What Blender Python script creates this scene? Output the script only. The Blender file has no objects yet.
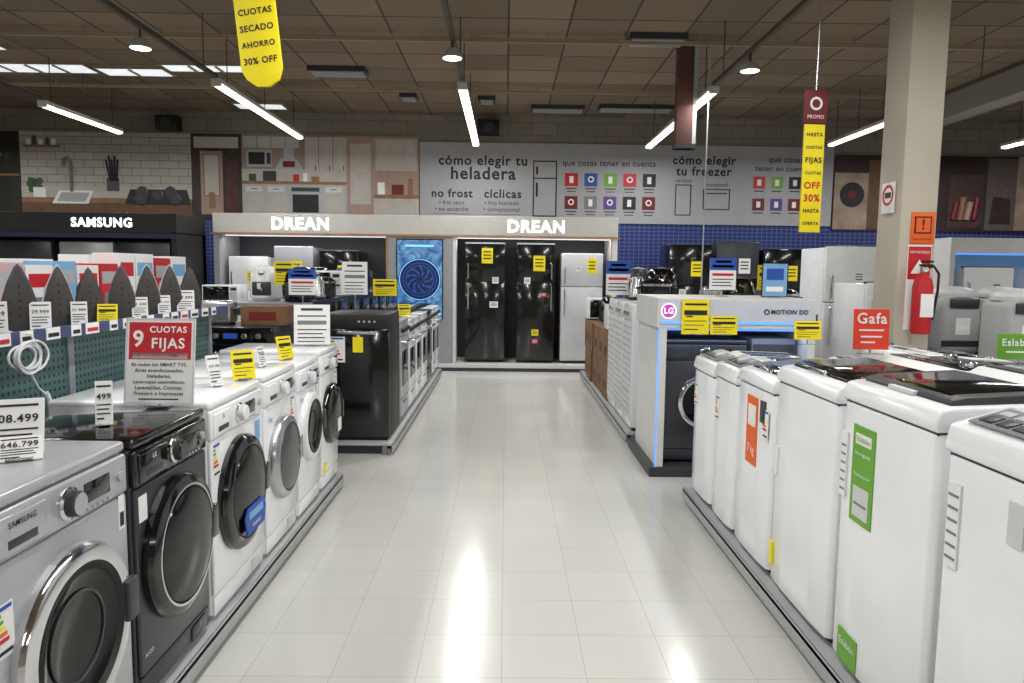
import bpy,bmesh,math,random
from mathutils import Matrix,Vector
random.seed(4)
sc=bpy.context.scene
try: sc.view_settings.view_transform='Standard'
except Exception: pass
PI=math.pi
def lin(c):
    r=[]
    for v in c:
        v/=255
        r.append(v/12.92 if v<=.04045 else ((v+.055)/1.055)**2.4)
    return (*r,1)
MC={}
def mat(name,col,rough=.5,metal=0,em=0,noise=.04,scale=8,coat=0,spec=.5):
    if name in MC: return MC[name]
    m=bpy.data.materials.new(name); m.use_nodes=True
    nt=m.node_tree; p=nt.nodes['Principled BSDF']
    c=lin(col)
    if em:
        p.inputs['Emission Color'].default_value=c; p.inputs['Emission Strength'].default_value=em
        p.inputs['Base Color'].default_value=c
    else:
        tc=nt.nodes.new('ShaderNodeTexCoord'); n=nt.nodes.new('ShaderNodeTexNoise'); n.inputs['Scale'].default_value=scale
        r=nt.nodes.new('ShaderNodeValToRGB')
        a=tuple(max(0,x*(1-noise)) for x in c[:3])+(1,); b=tuple(min(1,x*(1+noise)) for x in c[:3])+(1,)
        r.color_ramp.elements[0].position=.3; r.color_ramp.elements[1].position=.7
        r.color_ramp.elements[0].color=a; r.color_ramp.elements[1].color=b
        nt.links.new(tc.outputs['Object'],n.inputs['Vector']); nt.links.new(n.outputs['Fac'],r.inputs['Fac']); nt.links.new(r.outputs['Color'],p.inputs['Base Color'])
    p.inputs['Roughness'].default_value=rough; p.inputs['Metallic'].default_value=metal
    p.inputs['Coat Weight'].default_value=coat; p.inputs['Specular IOR Level'].default_value=spec
    MC[name]=m; return m
WHITE=mat('enamel_white',(238,240,243),.2,noise=.015,coat=.35)
WHITE2=mat('plastic_white',(225,227,230),.35)
OFFW=mat('plastic_offwhite',(205,206,208),.4)
SILV=mat('painted_silver',(182,185,190),.28,.4,noise=.02)
INOX=mat('inox_dark',(74,76,81),.28,.6,noise=.02)
STEEL=mat('steel',(190,192,195),.25,.9)
CHROME=mat('chrome',(215,215,218),.1,1)
BLACK=mat('gloss_black',(11,11,13),.12,coat=.4)
BLACKM=mat('matte_black',(20,20,22),.5)
GLASS=mat('smoked_glass',(9,10,12),.09,spec=.35)
DGREY=mat('dark_grey',(52,54,58),.4)
MGREY=mat('mid_grey',(120,122,126),.45)
LGREY=mat('light_grey',(170,172,174),.5)
PAPER=mat('paper_white',(232,232,232),.7)
YEL=mat('tag_yellow',(240,220,12),.6)
RED=mat('print_red',(190,25,35),.5)
DRED=mat('print_dark_red',(110,20,25),.55)
ORANGE=mat('print_orange',(228,95,25),.5)
GAFA=mat('print_coral',(232,65,38),.5)
GREEN=mat('print_green',(105,165,50),.5)
BLUE=mat('print_blue',(30,80,170),.5)
LBLUE=mat('print_lightblue',(120,170,215),.5)
INK=mat('ink',(25,25,28),.6)
INKW=mat('ink_white',(240,240,240),.6)
NAVY=mat('navy_rail',(28,34,70),.5)
TEALB=mat('teal_box',(165,195,185),.6)
PINKB=mat('pink_box',(195,165,168),.6)
CARD=mat('cardboard',(112,82,56),.8,noise=.15)
WOOD=mat('print_wood',(140,105,76),.6,noise=.2)
CONC=mat('pillar_paint',(186,178,164),.7,noise=.05,scale=3)

class B:
    def __init__(s): s.bm=bmesh.new(); s.mats=[]
    def mi(s,m):
        if m not in s.mats: s.mats.append(m)
        return s.mats.index(m)
    def merge(s,t,m,T=None):
        if m is not None:
            i=s.mi(m)
            for f in t.faces: f.material_index=i
        if T is not None: bmesh.ops.transform(t,matrix=T,verts=t.verts)
        me=bpy.data.meshes.new('t'); t.to_mesh(me); t.free(); s.bm.from_mesh(me); bpy.data.meshes.remove(me)
    def box(s,x0,x1,y0,y1,z0,z1,m,bev=0,seg=2,T=None):
        t=bmesh.new(); bmesh.ops.create_cube(t,size=1)
        for v in t.verts:
            v.co=Vector(((x0+x1)/2+v.co.x*(x1-x0),(y0+y1)/2+v.co.y*(y1-y0),(z0+z1)/2+v.co.z*(z1-z0)))
        if bev: bmesh.ops.bevel(t,geom=list(t.edges),offset=bev,segments=seg,profile=.5,affect='EDGES')
        s.merge(t,m,T)
    def lathe(s,c,d,prof,m,seg=40,T=None,mats=None):
        t=bmesh.new(); rings=[]
        for r,h in prof:
            if r<1e-6: rings.append([t.verts.new((0,0,h))])
            else: rings.append([t.verts.new((r*math.cos(2*PI*k/seg),r*math.sin(2*PI*k/seg),h)) for k in range(seg)])
        for i in range(len(rings)-1):
            a,b=rings[i],rings[i+1]
            mm=s.mi(mats[i] if mats else m)
            for k in range(seg):
                k2=(k+1)%seg
                if len(a)==1 and len(b)==1: continue
                if len(a)==1: f=t.faces.new((a[0],b[k],b[k2]))
                elif len(b)==1: f=t.faces.new((a[k],a[k2],b[0]))
                else: f=t.faces.new((a[k],a[k2],b[k2],b[k]))
                f.material_index=mm
        bmesh.ops.recalc_face_normals(t,faces=t.faces)
        R=Vector((0,0,1)).rotation_difference(Vector(d)).to_matrix().to_4x4()
        X=Matrix.Translation(c)@R
        if T is not None: X=T@X
        s.merge(t,None,X)
    def cyl(s,c,d,r,h,m,seg=24,r2=None,T=None):
        r2=r if r2 is None else r2; b=min(r,h)*.12
        s.lathe(c,d,[(0,0),(r,0),(r2,h-b),(r2-b,h),(0,h)],m,seg,T)
    def tube(s,pts,r,m,seg=10):
        pts=[Vector(p) for p in pts]; t=bmesh.new(); rings=[]; prev=None
        for i,p in enumerate(pts):
            a=pts[max(0,i-1)]; b=pts[min(len(pts)-1,i+1)]; d=(b-a).normalized()
            if prev is None:
                u=d.orthogonal().normalized()
            else:
                u=(prev-d*prev.dot(d)).normalized()
            prev=u; w=d.cross(u)
            rings.append([t.verts.new(p+(u*math.cos(2*PI*k/seg)+w*math.sin(2*PI*k/seg))*r) for k in range(seg)])
        for i in range(len(rings)-1):
            for k in range(seg):
                k2=(k+1)%seg; t.faces.new((rings[i][k],rings[i][k2],rings[i+1][k2],rings[i+1][k]))
        t.faces.new(rings[0][::-1]); t.faces.new(rings[-1])
        bmesh.ops.recalc_face_normals(t,faces=t.faces)
        s.merge(t,m)
    def prism(s,poly,ax,a0,a1,m,bev=0,seg=2,T=None,scale1=1,cen=(0,0)):
        def P(u,v,a):
            return {'X':(a,u,v),'Y':(u,a,v),'Z':(u,v,a)}[ax]
        t=bmesh.new()
        A=[t.verts.new(P(u,v,a0)) for u,v in poly]
        Bv=[t.verts.new(P(cen[0]+(u-cen[0])*scale1,cen[1]+(v-cen[1])*scale1,a1)) for u,v in poly]
        t.faces.new(A); t.faces.new(Bv[::-1]); n=len(poly)
        for i in range(n): t.faces.new((A[i],Bv[i],Bv[(i+1)%n],A[(i+1)%n]))
        bmesh.ops.recalc_face_normals(t,faces=t.faces)
        if bev: bmesh.ops.bevel(t,geom=list(t.edges),offset=bev,segments=seg,profile=.5,affect='EDGES')
        s.merge(t,m,T)
    def text(s,body,x,y,z,size,m,align='CENTER',width=None,bold=0,T=None):
        cu=bpy.data.curves.new('tx','FONT'); cu.body=body; cu.size=1; cu.align_x=align; cu.align_y='CENTER'
        cu.offset=min(bold,.03); cu.extrude=.001; cu.resolution_u=3
        if bold: cu.space_character=1.06 if bold<.02 else 1.12
        o=bpy.data.objects.new('tx',cu); sc.collection.objects.link(o)
        bpy.context.view_layer.update()
        dg=bpy.context.evaluated_depsgraph_get(); me=bpy.data.meshes.new_from_object(o.evaluated_get(dg))
        t=bmesh.new(); t.from_mesh(me)
        bpy.data.objects.remove(o); bpy.data.curves.remove(cu); bpy.data.meshes.remove(me)
        k=size
        if width and len(t.verts):
            xs=[v.co.x for v in t.verts]; k=width/max(1e-5,max(xs)-min(xs))
        X=Matrix.Translation((x,y,z))@Matrix.Rotation(PI/2,4,'X')@Matrix.Scale(k,4)
        if T is not None: X=T@X
        s.merge(t,m,X)
    def done(s,name,loc=(0,0,0),rz=0,parent=None,smooth=True,rot=None):
        me=bpy.data.meshes.new(name); s.bm.to_mesh(me); s.bm.free()
        for m in s.mats: me.materials.append(m)
        if smooth:
            me.polygons.foreach_set('use_smooth',[True]*len(me.polygons))
            try: me.set_sharp_from_angle(angle=.55)
            except Exception: pass
        o=bpy.data.objects.new(name,me); o.location=loc
        o.rotation_euler=rot if rot else (0,0,math.radians(rz))
        sc.collection.objects.link(o)
        if parent: o.parent=parent
        return o

# ---------------- room ----------------
def nmat(name):
    m=bpy.data.materials.new(name); m.use_nodes=True; return m,m.node_tree,m.node_tree.nodes['Principled BSDF']
def floor_mat():
    m,nt,p=nmat('polished_vinyl_tile'); L=nt.links.new
    tc=nt.nodes.new('ShaderNodeTexCoord'); br=nt.nodes.new('ShaderNodeTexBrick')
    br.offset=0; br.inputs['Scale'].default_value=1; br.inputs['Brick Width'].default_value=.305; br.inputs['Row Height'].default_value=.305
    br.inputs['Mortar Size'].default_value=.0016; br.inputs['Mortar Smooth'].default_value=.4
    br.inputs['Color1'].default_value=lin((208,208,203)); br.inputs['Color2'].default_value=lin((204,204,199)); br.inputs['Mortar'].default_value=lin((172,171,165))
    n=nt.nodes.new('ShaderNodeTexNoise'); n.inputs['Scale'].default_value=1.2; n.inputs['Detail'].default_value=2
    r=nt.nodes.new('ShaderNodeMapRange'); r.inputs['To Min'].default_value=.96; r.inputs['To Max'].default_value=1.02
    mx=nt.nodes.new('ShaderNodeMix'); mx.data_type='RGBA'; mx.blend_type='MULTIPLY'; mx.inputs['Factor'].default_value=1
    L(tc.outputs['Object'],br.inputs['Vector']); L(tc.outputs['Object'],n.inputs['Vector']); L(n.outputs['Fac'],r.inputs['Value'])
    L(br.outputs['Color'],mx.inputs['A']); L(r.outputs['Result'],mx.inputs['B']); L(mx.outputs['Result'],p.inputs['Base Color'])
    n2=nt.nodes.new('ShaderNodeTexNoise'); n2.inputs['Scale'].default_value=3.3; n2.inputs['Detail'].default_value=1
    bp=nt.nodes.new('ShaderNodeBump'); bp.inputs['Strength'].default_value=.06; bp.inputs['Distance'].default_value=.02
    L(tc.outputs['Object'],n2.inputs['Vector']); L(n2.outputs['Fac'],bp.inputs['Height']); L(bp.outputs['Normal'],p.inputs['Normal'])
    p.inputs['Roughness'].default_value=.17
    p.inputs['IOR'].default_value=1.5
    return m
def brickmat(name,c1,c2,mc,w,h,ms,rough=.8,ofs=0,rot=None):
    m,nt,p=nmat(name); L=nt.links.new
    tc=nt.nodes.new('ShaderNodeTexCoord'); mp=nt.nodes.new('ShaderNodeMapping'); br=nt.nodes.new('ShaderNodeTexBrick')
    if rot: mp.inputs['Rotation'].default_value=rot
    br.offset=ofs; br.inputs['Scale'].default_value=1; br.inputs['Brick Width'].default_value=w; br.inputs['Row Height'].default_value=h
    br.inputs['Mortar Size'].default_value=ms
    br.inputs['Color1'].default_value=lin(c1); br.inputs['Color2'].default_value=lin(c2); br.inputs['Mortar'].default_value=lin(mc)
    L(tc.outputs['Object'],mp.inputs['Vector']); L(mp.outputs['Vector'],br.inputs['Vector']); L(br.outputs['Color'],p.inputs['Base Color'])
    p.inputs['Roughness'].default_value=rough
    return m
YB=11.8; ZC=3.9
b=B(); b.box(-9.6,9.6,-8,YB+.1,-.1,0,floor_mat()); b.done('floor',smooth=False)
CEIL=brickmat('ceiling_tile',(136,118,97),(110,96,80),(66,58,49),.61,.61,.012,.9)
b=B(); b.box(-9.6,9.6,-8,YB+.1,ZC,ZC+.1,CEIL); b.done('ceiling',smooth=False)
WALLU=brickmat('wall_block',(132,124,112),(124,117,106),(104,98,88),.4,.2,.006,.9,.5,(PI/2,0,0))
GRIDB=brickmat('blue_slatwall',(28,42,105),(24,36,95),(75,95,160),.08,.06,.006,.5,0,(PI/2,0,0))
b=B(); b.box(-9.6,9.6,YB,YB+.1,2.24,ZC,WALLU); b.box(-9.6,9.6,YB,YB+.1,0,2.24,GRIDB); b.done('wall_back',smooth=False)
WALLS=mat('wall_paint',(140,133,121),.9,noise=.06,scale=2)
b=B(); b.box(-9.7,-9.6,-8,YB+.1,0,ZC,WALLS); b.done('wall_left',smooth=False)
b=B(); b.box(9.6,9.7,-8,YB+.1,0,ZC,WALLS); b.done('wall_right',smooth=False)
b=B(); b.box(-9.6,9.6,-8.1,-8,0,ZC,WALLS); b.done('wall_front',smooth=False)
BEAM=mat('ceiling_beam_paint',(150,134,112),.8)
for y in [-5.5,-3,-.5,2,4.5,7.75,9.9]:
    b=B(); b.box(-9.6,9.6,y-.015,y+.015,ZC-.1,ZC-.06,BEAM)
    for k in range(24): 
        xx=-9.2+k*.8; b.box(xx-.008,xx+.008,y-.006,y+.006,ZC-.06,ZC,BEAM)
    b.done('ceiling_beam',smooth=False)
b=B(); b.box(5.9,6.2,-8,YB,ZC-.34,ZC,WALLS,.01); b.done('concrete_beam',smooth=False)
# skylights
SKY=mat('skylight_panel',(225,232,235),.6,em=.9)
for (x0,x1,y0,y1) in [(-6.9,-5.2,9.1,9.45),(-5.1,-4.3,9.25,9.55),(-4.2,-2.9,9.05,9.3),(-6.4,-5.7,8.3,8.5),(-4.1,-3.4,11.1,11.4)]:
    b=B(); b.box(x0-.03,x1+.03,y0-.03,y1+.03,ZC-.03,ZC,BEAM); b.box(x0,x1,y0,y1,ZC-.034,ZC-.028,SKY)
    n=max(2,int((x1-x0)/.3))
    for i in range(1,n): 
        xx=x0+(x1-x0)*i/n; b.box(xx-.02,xx+.02,y0,y1,ZC-.045,ZC-.03,BEAM)
    b.done('skylight_panel',smooth=False)
for (x,y,w) in [(-2.1,9.2,.35),(1.9,11.0,.55),(.75,11.1,.4),(1.55,7.8,.3),(-1.4,10.5,.12),(-.3,10.6,.12)]:
    b=B(); b.box(x-w,x+w,y-.14,y+.14,ZC-.06,ZC,DGREY)
    for i in range(5): b.box(x-w+.03,x+w-.03,y-.11+i*.05,y-.09+i*.05,ZC-.075,ZC-.06,LGREY)
    b.done('ceiling_vent',smooth=False)
for x in [-5.35,-.3]:
    b=B(); b.box(x-.17,x+.17,YB-.22,YB-.002,3.58,3.8,BLACKM,.015); b.cyl((x,YB-.22,3.69),(0,-1,0),.08,.01,DGREY); b.done('wall_speaker')

# ---------------- lamps ----------------
HOUS=mat('lamp_housing',(205,200,190),.5)
TRK=mat('lamp_track',(75,68,60),.6)
TUBE=mat('fluorescent_diffuser',(255,250,232),.4,em=7)
LC=(.99,.99,.975)
def lamp(x,y0,y1,z=3.3,pw=60):
    b=B(); yc=(y0+y1)/2; h=(y1-y0)/2
    b.box(-.05,.05,-h,h,.012,.06,HOUS,.006)
    b.prism([(-.046,.012),(-.04,-.008),(-.02,-.016),(.02,-.016),(.04,-.008),(.046,.012)],'Y',-h+.01,h-.01,TUBE)
    b.box(-.052,.052,-h-.01,-h+.015,-.018,.062,HOUS,.004); b.box(-.052,.052,h-.015,h+.01,-.018,.062,HOUS,.004)
    for yy in (-h*.8,0,h*.8): b.tube([(0,yy,.06),(0,yy,ZC-z)],.006,TRK,6)
    o=b.done('fluorescent_ceiling_lamp',(x,yc,z))
    l=bpy.data.lights.new('tube_light','AREA'); l.shape='RECTANGLE'; l.size=.085; l.size_y=2*h; l.energy=pw; l.color=LC
    lo=bpy.data.objects.new('tube_light',l); lo.location=(0,0,-.024); lo.parent=o; sc.collection.objects.link(lo)
rows=[-8,-5.45,-2.98,-.47,2.12,4.68,7.2]
PW=54
for x in rows:
    a,c=(7.6,10.6)
    if x in(-5.45,): a,c=8.7,10.4
    if x in(4.68,): a,c=9,10.6
    if x in(-.47,2.12): c=11.0
    lamp(x,a,c,pw=PW*(c-a)/3.1)
    lamp(x,1.0,4.1,pw=PW); lamp(x,-6,-3,pw=PW)
    b=B(); b.box(x-.02,x+.02,-7.5,a,3.36,3.40,TRK); 
    for yy in (-5,-2,.5,3,5.2,7.3): b.tube([(x,yy,3.4),(x,yy,ZC)],.006,TRK,6)
    b.done('lighting_track',smooth=False)
for x,y in [(-3.0,6.1),(-.47,6.25),(2.12,6.5)]:
    b=B(); b.tube([(0,0,0),(0,0,.07)],.012,TRK); b.lathe((0,0,0),(0,0,-1),[(0,0),(.04,0),(.075,.05),(.085,.075),(.08,.08)],LGREY)
    b.lathe((0,0,-.078),(0,0,-1),[(.078,0),(.0,.004)],mat('spot_glow',(255,250,240),.5,em=9)); o=b.done('ceiling_spotlight',(x,y,3.29))
    l=bpy.data.lights.new('spot_light','SPOT'); l.energy=55; l.spot_size=1.9; l.shadow_soft_size=.07; l.color=(1,.97,.92)
    lo=bpy.data.objects.new('spot_light',l); lo.location=(0,0,-.1); lo.parent=o; sc.collection.objects.link(lo)

# ---------------- pillar ----------------
b=B(); b.box(2.77,3.03,5.1,5.42,0,ZC,CONC,.012)
b.box(2.755,3.045,5.085,5.435,0,.15,DGREY,.005); b.done('support_pillar')
b=B(); b.box(-.085,.085,-.006,0,-.11,.11,ORANGE,.004); b.box(-.06,.06,-.008,-.006,-.04,.08,BLACKM); b.box(-.05,.05,-.0095,-.008,-.03,.07,ORANGE)
b.text('!',0,-.011,.02,.1,BLACKM,bold=.02); b.text('RIESGO ELECTRICO',0,-.008,-.08,.02,BLACKM,width=.13); b.done('warning_sign',(2.93,5.098,1.78))
b=B(); b.box(-.085,.085,-.006,0,-.3,.3,PAPER,.003); b.box(-.08,.08,-.008,-.006,.06,.29,RED); b.prism([(-.06,.1),(.06,.1),(.0,.2)],'Y',-.0095,-.008,INKW)
b.text('MATAFUEGO',0,-.01,.25,.03,INKW,width=.14); b.text('USO',0,-.008,-.25,.04,RED); b.done('extinguisher_sign',(2.92,5.098,1.36))
b=B(); b.lathe((0,0,0),(0,0,1),[(0,0),(.055,0),(.065,.02),(.065,.33),(.055,.38),(.025,.41),(.022,.44),(0,.44)],RED,32)
b.cyl((0,0,.43),(0,0,1),.024,.04,STEEL); b.box(-.02,.02,-.08,.03,.47,.485,BLACKM,.003); b.box(-.015,.015,-.09,.02,.495,.51,BLACKM,.003); b.cyl((0,-.02,.45),(0,-1,0),.018,.01,INKW)
b.tube([(.02,0,.46),(.07,0,.47),(.1,-.01,.42),(.1,-.01,.3),(.085,-.01,.18),(.075,-.01,.1)],.009,BLACKM); b.box(-.045,.045,-.068,-.062,.12,.28,PAPER)
b.box(-.02,.02,.06,.08,.2,.3,STEEL); b.done('fire_extinguisher',(2.91,5.01,1.04))
b=B(); b.box(-.09,.09,-.006,0,-.11,.11,PAPER,.003); b.lathe((0,-.006,.02),(0,-1,0),[(.075,0),(.075,.002),(.055,.002),(.055,0)],RED); b.box(-.04,.04,-.008,-.006,-.0,.04,INK); b.done('no_smoking_sign',(2.762,5.26,2.0),-90)

# ---------------- wall graphics ----------------
GB=mat('board_grey',(166,166,170),.6)
def bx(u): return (u-505)*.01608
def bz(v): return 2.22+(222-v)*.01585
y=YB-.03; YW=YB-.002
b=B(); b.box(bx(418),bx(832),y,YW,bz(222),bz(143),GB)
yt=y-.003
def T(t,u,v,s,m=INK,**k): b.text(t,bx(u),yt,bz(v),s,m,**k)
T('cómo elegir tu',481,161,.22,width=1.42,bold=.024); T('heladera',481,174,.22,width=1.04,bold=.024)
T('no frost',450,194,.17,width=.66,bold=.024); T('cíclicas',501,194,.17,width=.6,bold=.024)
T('• frío seco',450,203,.1); T('• no escarcha',450,209.5,.1); T('• frío húmedo',500,203,.1); T('• convencional',500,209.5,.1)
def rect(u0,u1,v0,v1,m,d=.004): b.box(bx(u0),bx(u1),y-d,y,bz(v1),bz(v0),m)
def frame(u0,u1,v0,v1,m,t=1.2,d=.005):
    rect(u0,u1,v0,v0+t,m,d);rect(u0,u1,v1-t,v1,m,d);rect(u0,u0+t,v0,v1,m,d);rect(u1-t,u1,v0,v1,m,d)
frame(531,555,160,216,INK); rect(531,555,177,178.2,INK); rect(534,536,166,174,INK); rect(534,536,182,196,INK)
T('que cosas tener en cuenta',607,162,.14,width=1.5,bold=.01)
cols=[RED,BLUE,GREEN,RED,BLACKM]; c2=[DRED,DRED,MGREY,mat('print_violet',(90,60,140)),BLACKM]
for i in range(5):
    for j,cc in enumerate((cols,c2)):
        u=563+i*19.5; v=172+j*23
        rect(u,u+13,v,v+13,cc[(i+j)%5])
        b.lathe((bx(u+6.5),y-.004,bz(v+6)),(0,-1,0),[(.05,0),(.05,.002),(.03,.003)],INKW,12) if (i+j)%2 else rect(u+4.5,u+8.5,v+3,v+10,INKW,.006)
        rect(u+1,u+12,v+15,v+16,INK); rect(u+2,u+11,v+18,v+18.8,INK)
T('cómo elegir',702,158,.2,width=1.02,bold=.024); T('tu freezer',702,169,.2,width=.9,bold=.024)
frame(674,690,182,213,INK,.9); frame(702,729,186,207,INK,.9); rect(705,726,190,191,INK); T('vertical',682,178,.09); T('horizontal',715,182,.09)
T('que cosas',784,156,.13,width=.56,bold=.01); T('tener en cuenta',780,165,.13,width=.86,bold=.01)
for i in range(4):
    for j,cc in enumerate((cols,c2)):
        u=752+i*18; v=173+j*22
        rect(u,u+12,v,v+12,cc[(i*2+j)%5]); rect(u+4,u+8,v+3,v+9,INKW,.006); rect(u+1,u+11,v+14,v+15,INK)
for u,s in ((450,1),(500,1)): rect(u-18,u+18,214,214.6,MGREY)
b.done('buying_guide_board',smooth=False)
SUB=brickmat('print_subway_tile',(184,180,172),(172,168,160),(140,136,130),.3,.12,.008,.6,.5,(PI/2,0,0))
BEIG=mat('print_beige',(150,132,118),.6,noise=.12,scale=2); DBR=mat('print_dark_brown',(55,42,36),.6,noise=.3); PALE=mat('print_pale',(186,180,172),.6,noise=.06)
LEAF=mat('print_leaf',(60,85,45),.6,noise=.4,scale=12); PINKW=mat('print_pinkwall',(165,138,128),.6,noise=.08)
b=B(); b.box(bx(22),bx(191),y,YW,bz(222),bz(138),SUB)
rect(22,191,192,222,PALE); rect(22,191,203,222,WOOD,.006); rect(22,191,208,222,mat('print_wood_dark',(105,74,52),.6,noise=.2),.007); rect(26,62,151,153.5,WOOD,.01)
for u,hh in ((29,6),(35,9),(41,5),(48,7),(54,6)): rect(u,u+4,151-hh,151,[LEAF,INKW,DRED,LEAF,INKW][u%5],.008)
for k in range(14): b.lathe((bx(30+random.random()*12),y-.008,bz(186+random.random()*10)),(0,-1,0),[(.06,0),(0,.004)],LEAF,6)
rect(34,46,193,203,INKW,.012)
b.prism([(bx(60),bz(196)),(bx(94),bz(196)),(bx(88),bz(209)),(bx(52),bz(209))],'Y',y-.016,y,INKW); b.prism([(bx(62),bz(198)),(bx(90),bz(198)),(bx(85),bz(207)),(bx(57),bz(207))],'Y',y-.018,y-.015,LGREY)
b.tube([(bx(72),y-.03,bz(197)),(bx(72),y-.03,bz(168)),(bx(69),y-.03,bz(163)),(bx(65),y-.03,bz(165)),(bx(65),y-.03,bz(172))],.018,MGREY)
b.prism([(bx(130),bz(194)),(bx(186),bz(194)),(bx(190),bz(209)),(bx(124),bz(209))],'Y',y-.012,y,BLACKM)
for u,v in ((142,197),(170,197),(140,204),(174,204),(157,200)): b.lathe((bx(u),y-.012,bz(v)),(0,-1,0),[(.1,0),(.08,.006),(0,.008)],DGREY,16)
for k in range(5): b.tube([(bx(111+k*1.5),y-.02,bz(186)),(bx(107+k*3),y-.02,bz(165-k%2*4))],.014,INK,6)
rect(107,119,183,196,DGREY,.012)
b.done('kitchen_photo_mural',smooth=False)
b=B(); b.box(bx(191),bx(241),y,YW,bz(222),bz(138),DBR)
rect(194,238,141,152,PALE); rect(200,222,155,218,PINKW); rect(203,219,158,200,PALE,.006); frame(203,219,158,200,WOOD,1,.008); rect(225,237,163,222,mat('print_wine',(78,40,40),.6,noise=.2)); rect(208,214,196,212,WOOD,.01)
b.done('kitchen_photo_mural',smooth=False)
b=B(); b.box(bx(241),bx(417),y,YW,bz(222),bz(138),BEIG)
for u,v1 in ((243,151),(257,151),(271,151),(285,151)): rect(u,u+13,140,v1,PALE); frame(u+1.5,u+11.5,141.5,v1-1.5,LGREY,.7)
for u in (304,318,332): rect(u,u+13,140,176,PALE); frame(u+2,u+11,143,173,LGREY,.8); rect(u+10,u+10.8,168,173,INK,.008)
rect(246,271,153,170,LGREY,.006); rect(248,264,155.5,167.5,INK,.008); rect(266,270,156,167,DGREY,.008)
b.prism([(bx(274),bz(172)),(bx(302),bz(172)),(bx(296),bz(162)),(bx(280),bz(162))],'Y',y-.01,y,LGREY); rect(283,293,151,162,LGREY,.008); rect(282,294,164,170,DRED,.012)
rect(241,345,172,185,PALE,.003); rect(241,345,184,187,WOOD,.008)
rect(262,275,174,184,DGREY,.009); rect(292,298,177,184,RED,.01); rect(248,255,177,184,LEAF,.01); rect(302,306,176,184,INKW,.01); rect(310,318,179,184,WOOD,.01)
rect(241,345,187,222,LGREY,.003)
for u in (243,265,322): rect(u,u+20,188,220,PALE,.005); frame(u+2,u+18,197,218,LGREY,.9,.007); rect(u+2,u+18,189.5,194.5,OFFW,.007); rect(u+7,u+13,191.5,192.3,INK,.009)
rect(288,320,188,220,LGREY,.006); rect(291,317,197,215,INK,.008); rect(290,318,190,194,DGREY,.008)
rect(345,372,140,222,PINKW,.004); rect(349,369,146,206,PALE,.006); frame(351,367,149,175,LGREY,.9,.008); frame(351,367,179,203,LGREY,.9,.008)
rect(372,417,140,222,PINKW,.004); rect(374,415,141,172,PALE,.006)
for u in (375,389,402): frame(u,u+12,143,170,LGREY,.8,.008)
rect(372,417,196,200,WOOD,.008); rect(372,417,200,222,PALE,.006); frame(376,393,203,220,LGREY,.8,.008); frame(396,414,203,220,LGREY,.8,.008)
rect(376,383,184,196,INKW,.01); rect(390,402,186,196,DRED,.01); rect(406,411,180,196,WOOD,.01)
b.done('kitchen_photo_mural',smooth=False)
b=B(); b.box(-9.5,bx(21),y,YW,bz(222),bz(138),mat('print_shade',(38,36,32),.6,noise=.3,scale=3))
rect(-30,21,180,182,WOOD)
for k in range(16):
    u=-60+random.random()*76; v=160+random.random()*18; b.lathe((bx(u),y,bz(v)),(0,-1,0),[(.04+random.random()*.06,0),(.02,.006)],[LEAF,DRED,WOOD,LEAF][k%4],7)
b.done('plant_photo_mural',smooth=False)
b=B(); b.box(bx(833),9.5,y,YW,bz(226),bz(150),mat('print_maroon',(52,32,34),.5,noise=.5,scale=1.5))
random.seed(12)
CRM=mat('print_cream',(160,140,125),.6,noise=.25,scale=4)
rect(834,868,168,225,CRM); b.lathe((bx(852),y-.004,bz(190)),(0,-1,0),[(.2,0),(.18,.003),(0,.004)],BLACKM,24); b.lathe((bx(852),y-.007,bz(190)),(0,-1,0),[(.1,0),(0,.002)],DRED,24); rect(868,882,155,224,MC['print_wood_dark'])
rect(950,985,168,222,mat('print_shadow_brown',(70,50,46),.6,noise=.3)); rect(985,988,150,226,DGREY); rect(988,1018,152,224,mat('print_dim',(100,88,84),.6,noise=.15))
b.prism([(bx(992),bz(218)),(bx(1014),bz(218)),(bx(1012),bz(192)),(bx(995),bz(190))],'Y',y-.006,y-.003,DBR)
for k in range(4): b.tube([(bx(955+k*7),y-.006,bz(214)),(bx(958+k*7),y-.006,bz(196-k%2*5))],.05,[DRED,WOOD,PINKW,DRED][k],8)
rect(1018,1060,150,224,CRM,.005); b.done('food_photo_mural',smooth=False)

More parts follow.
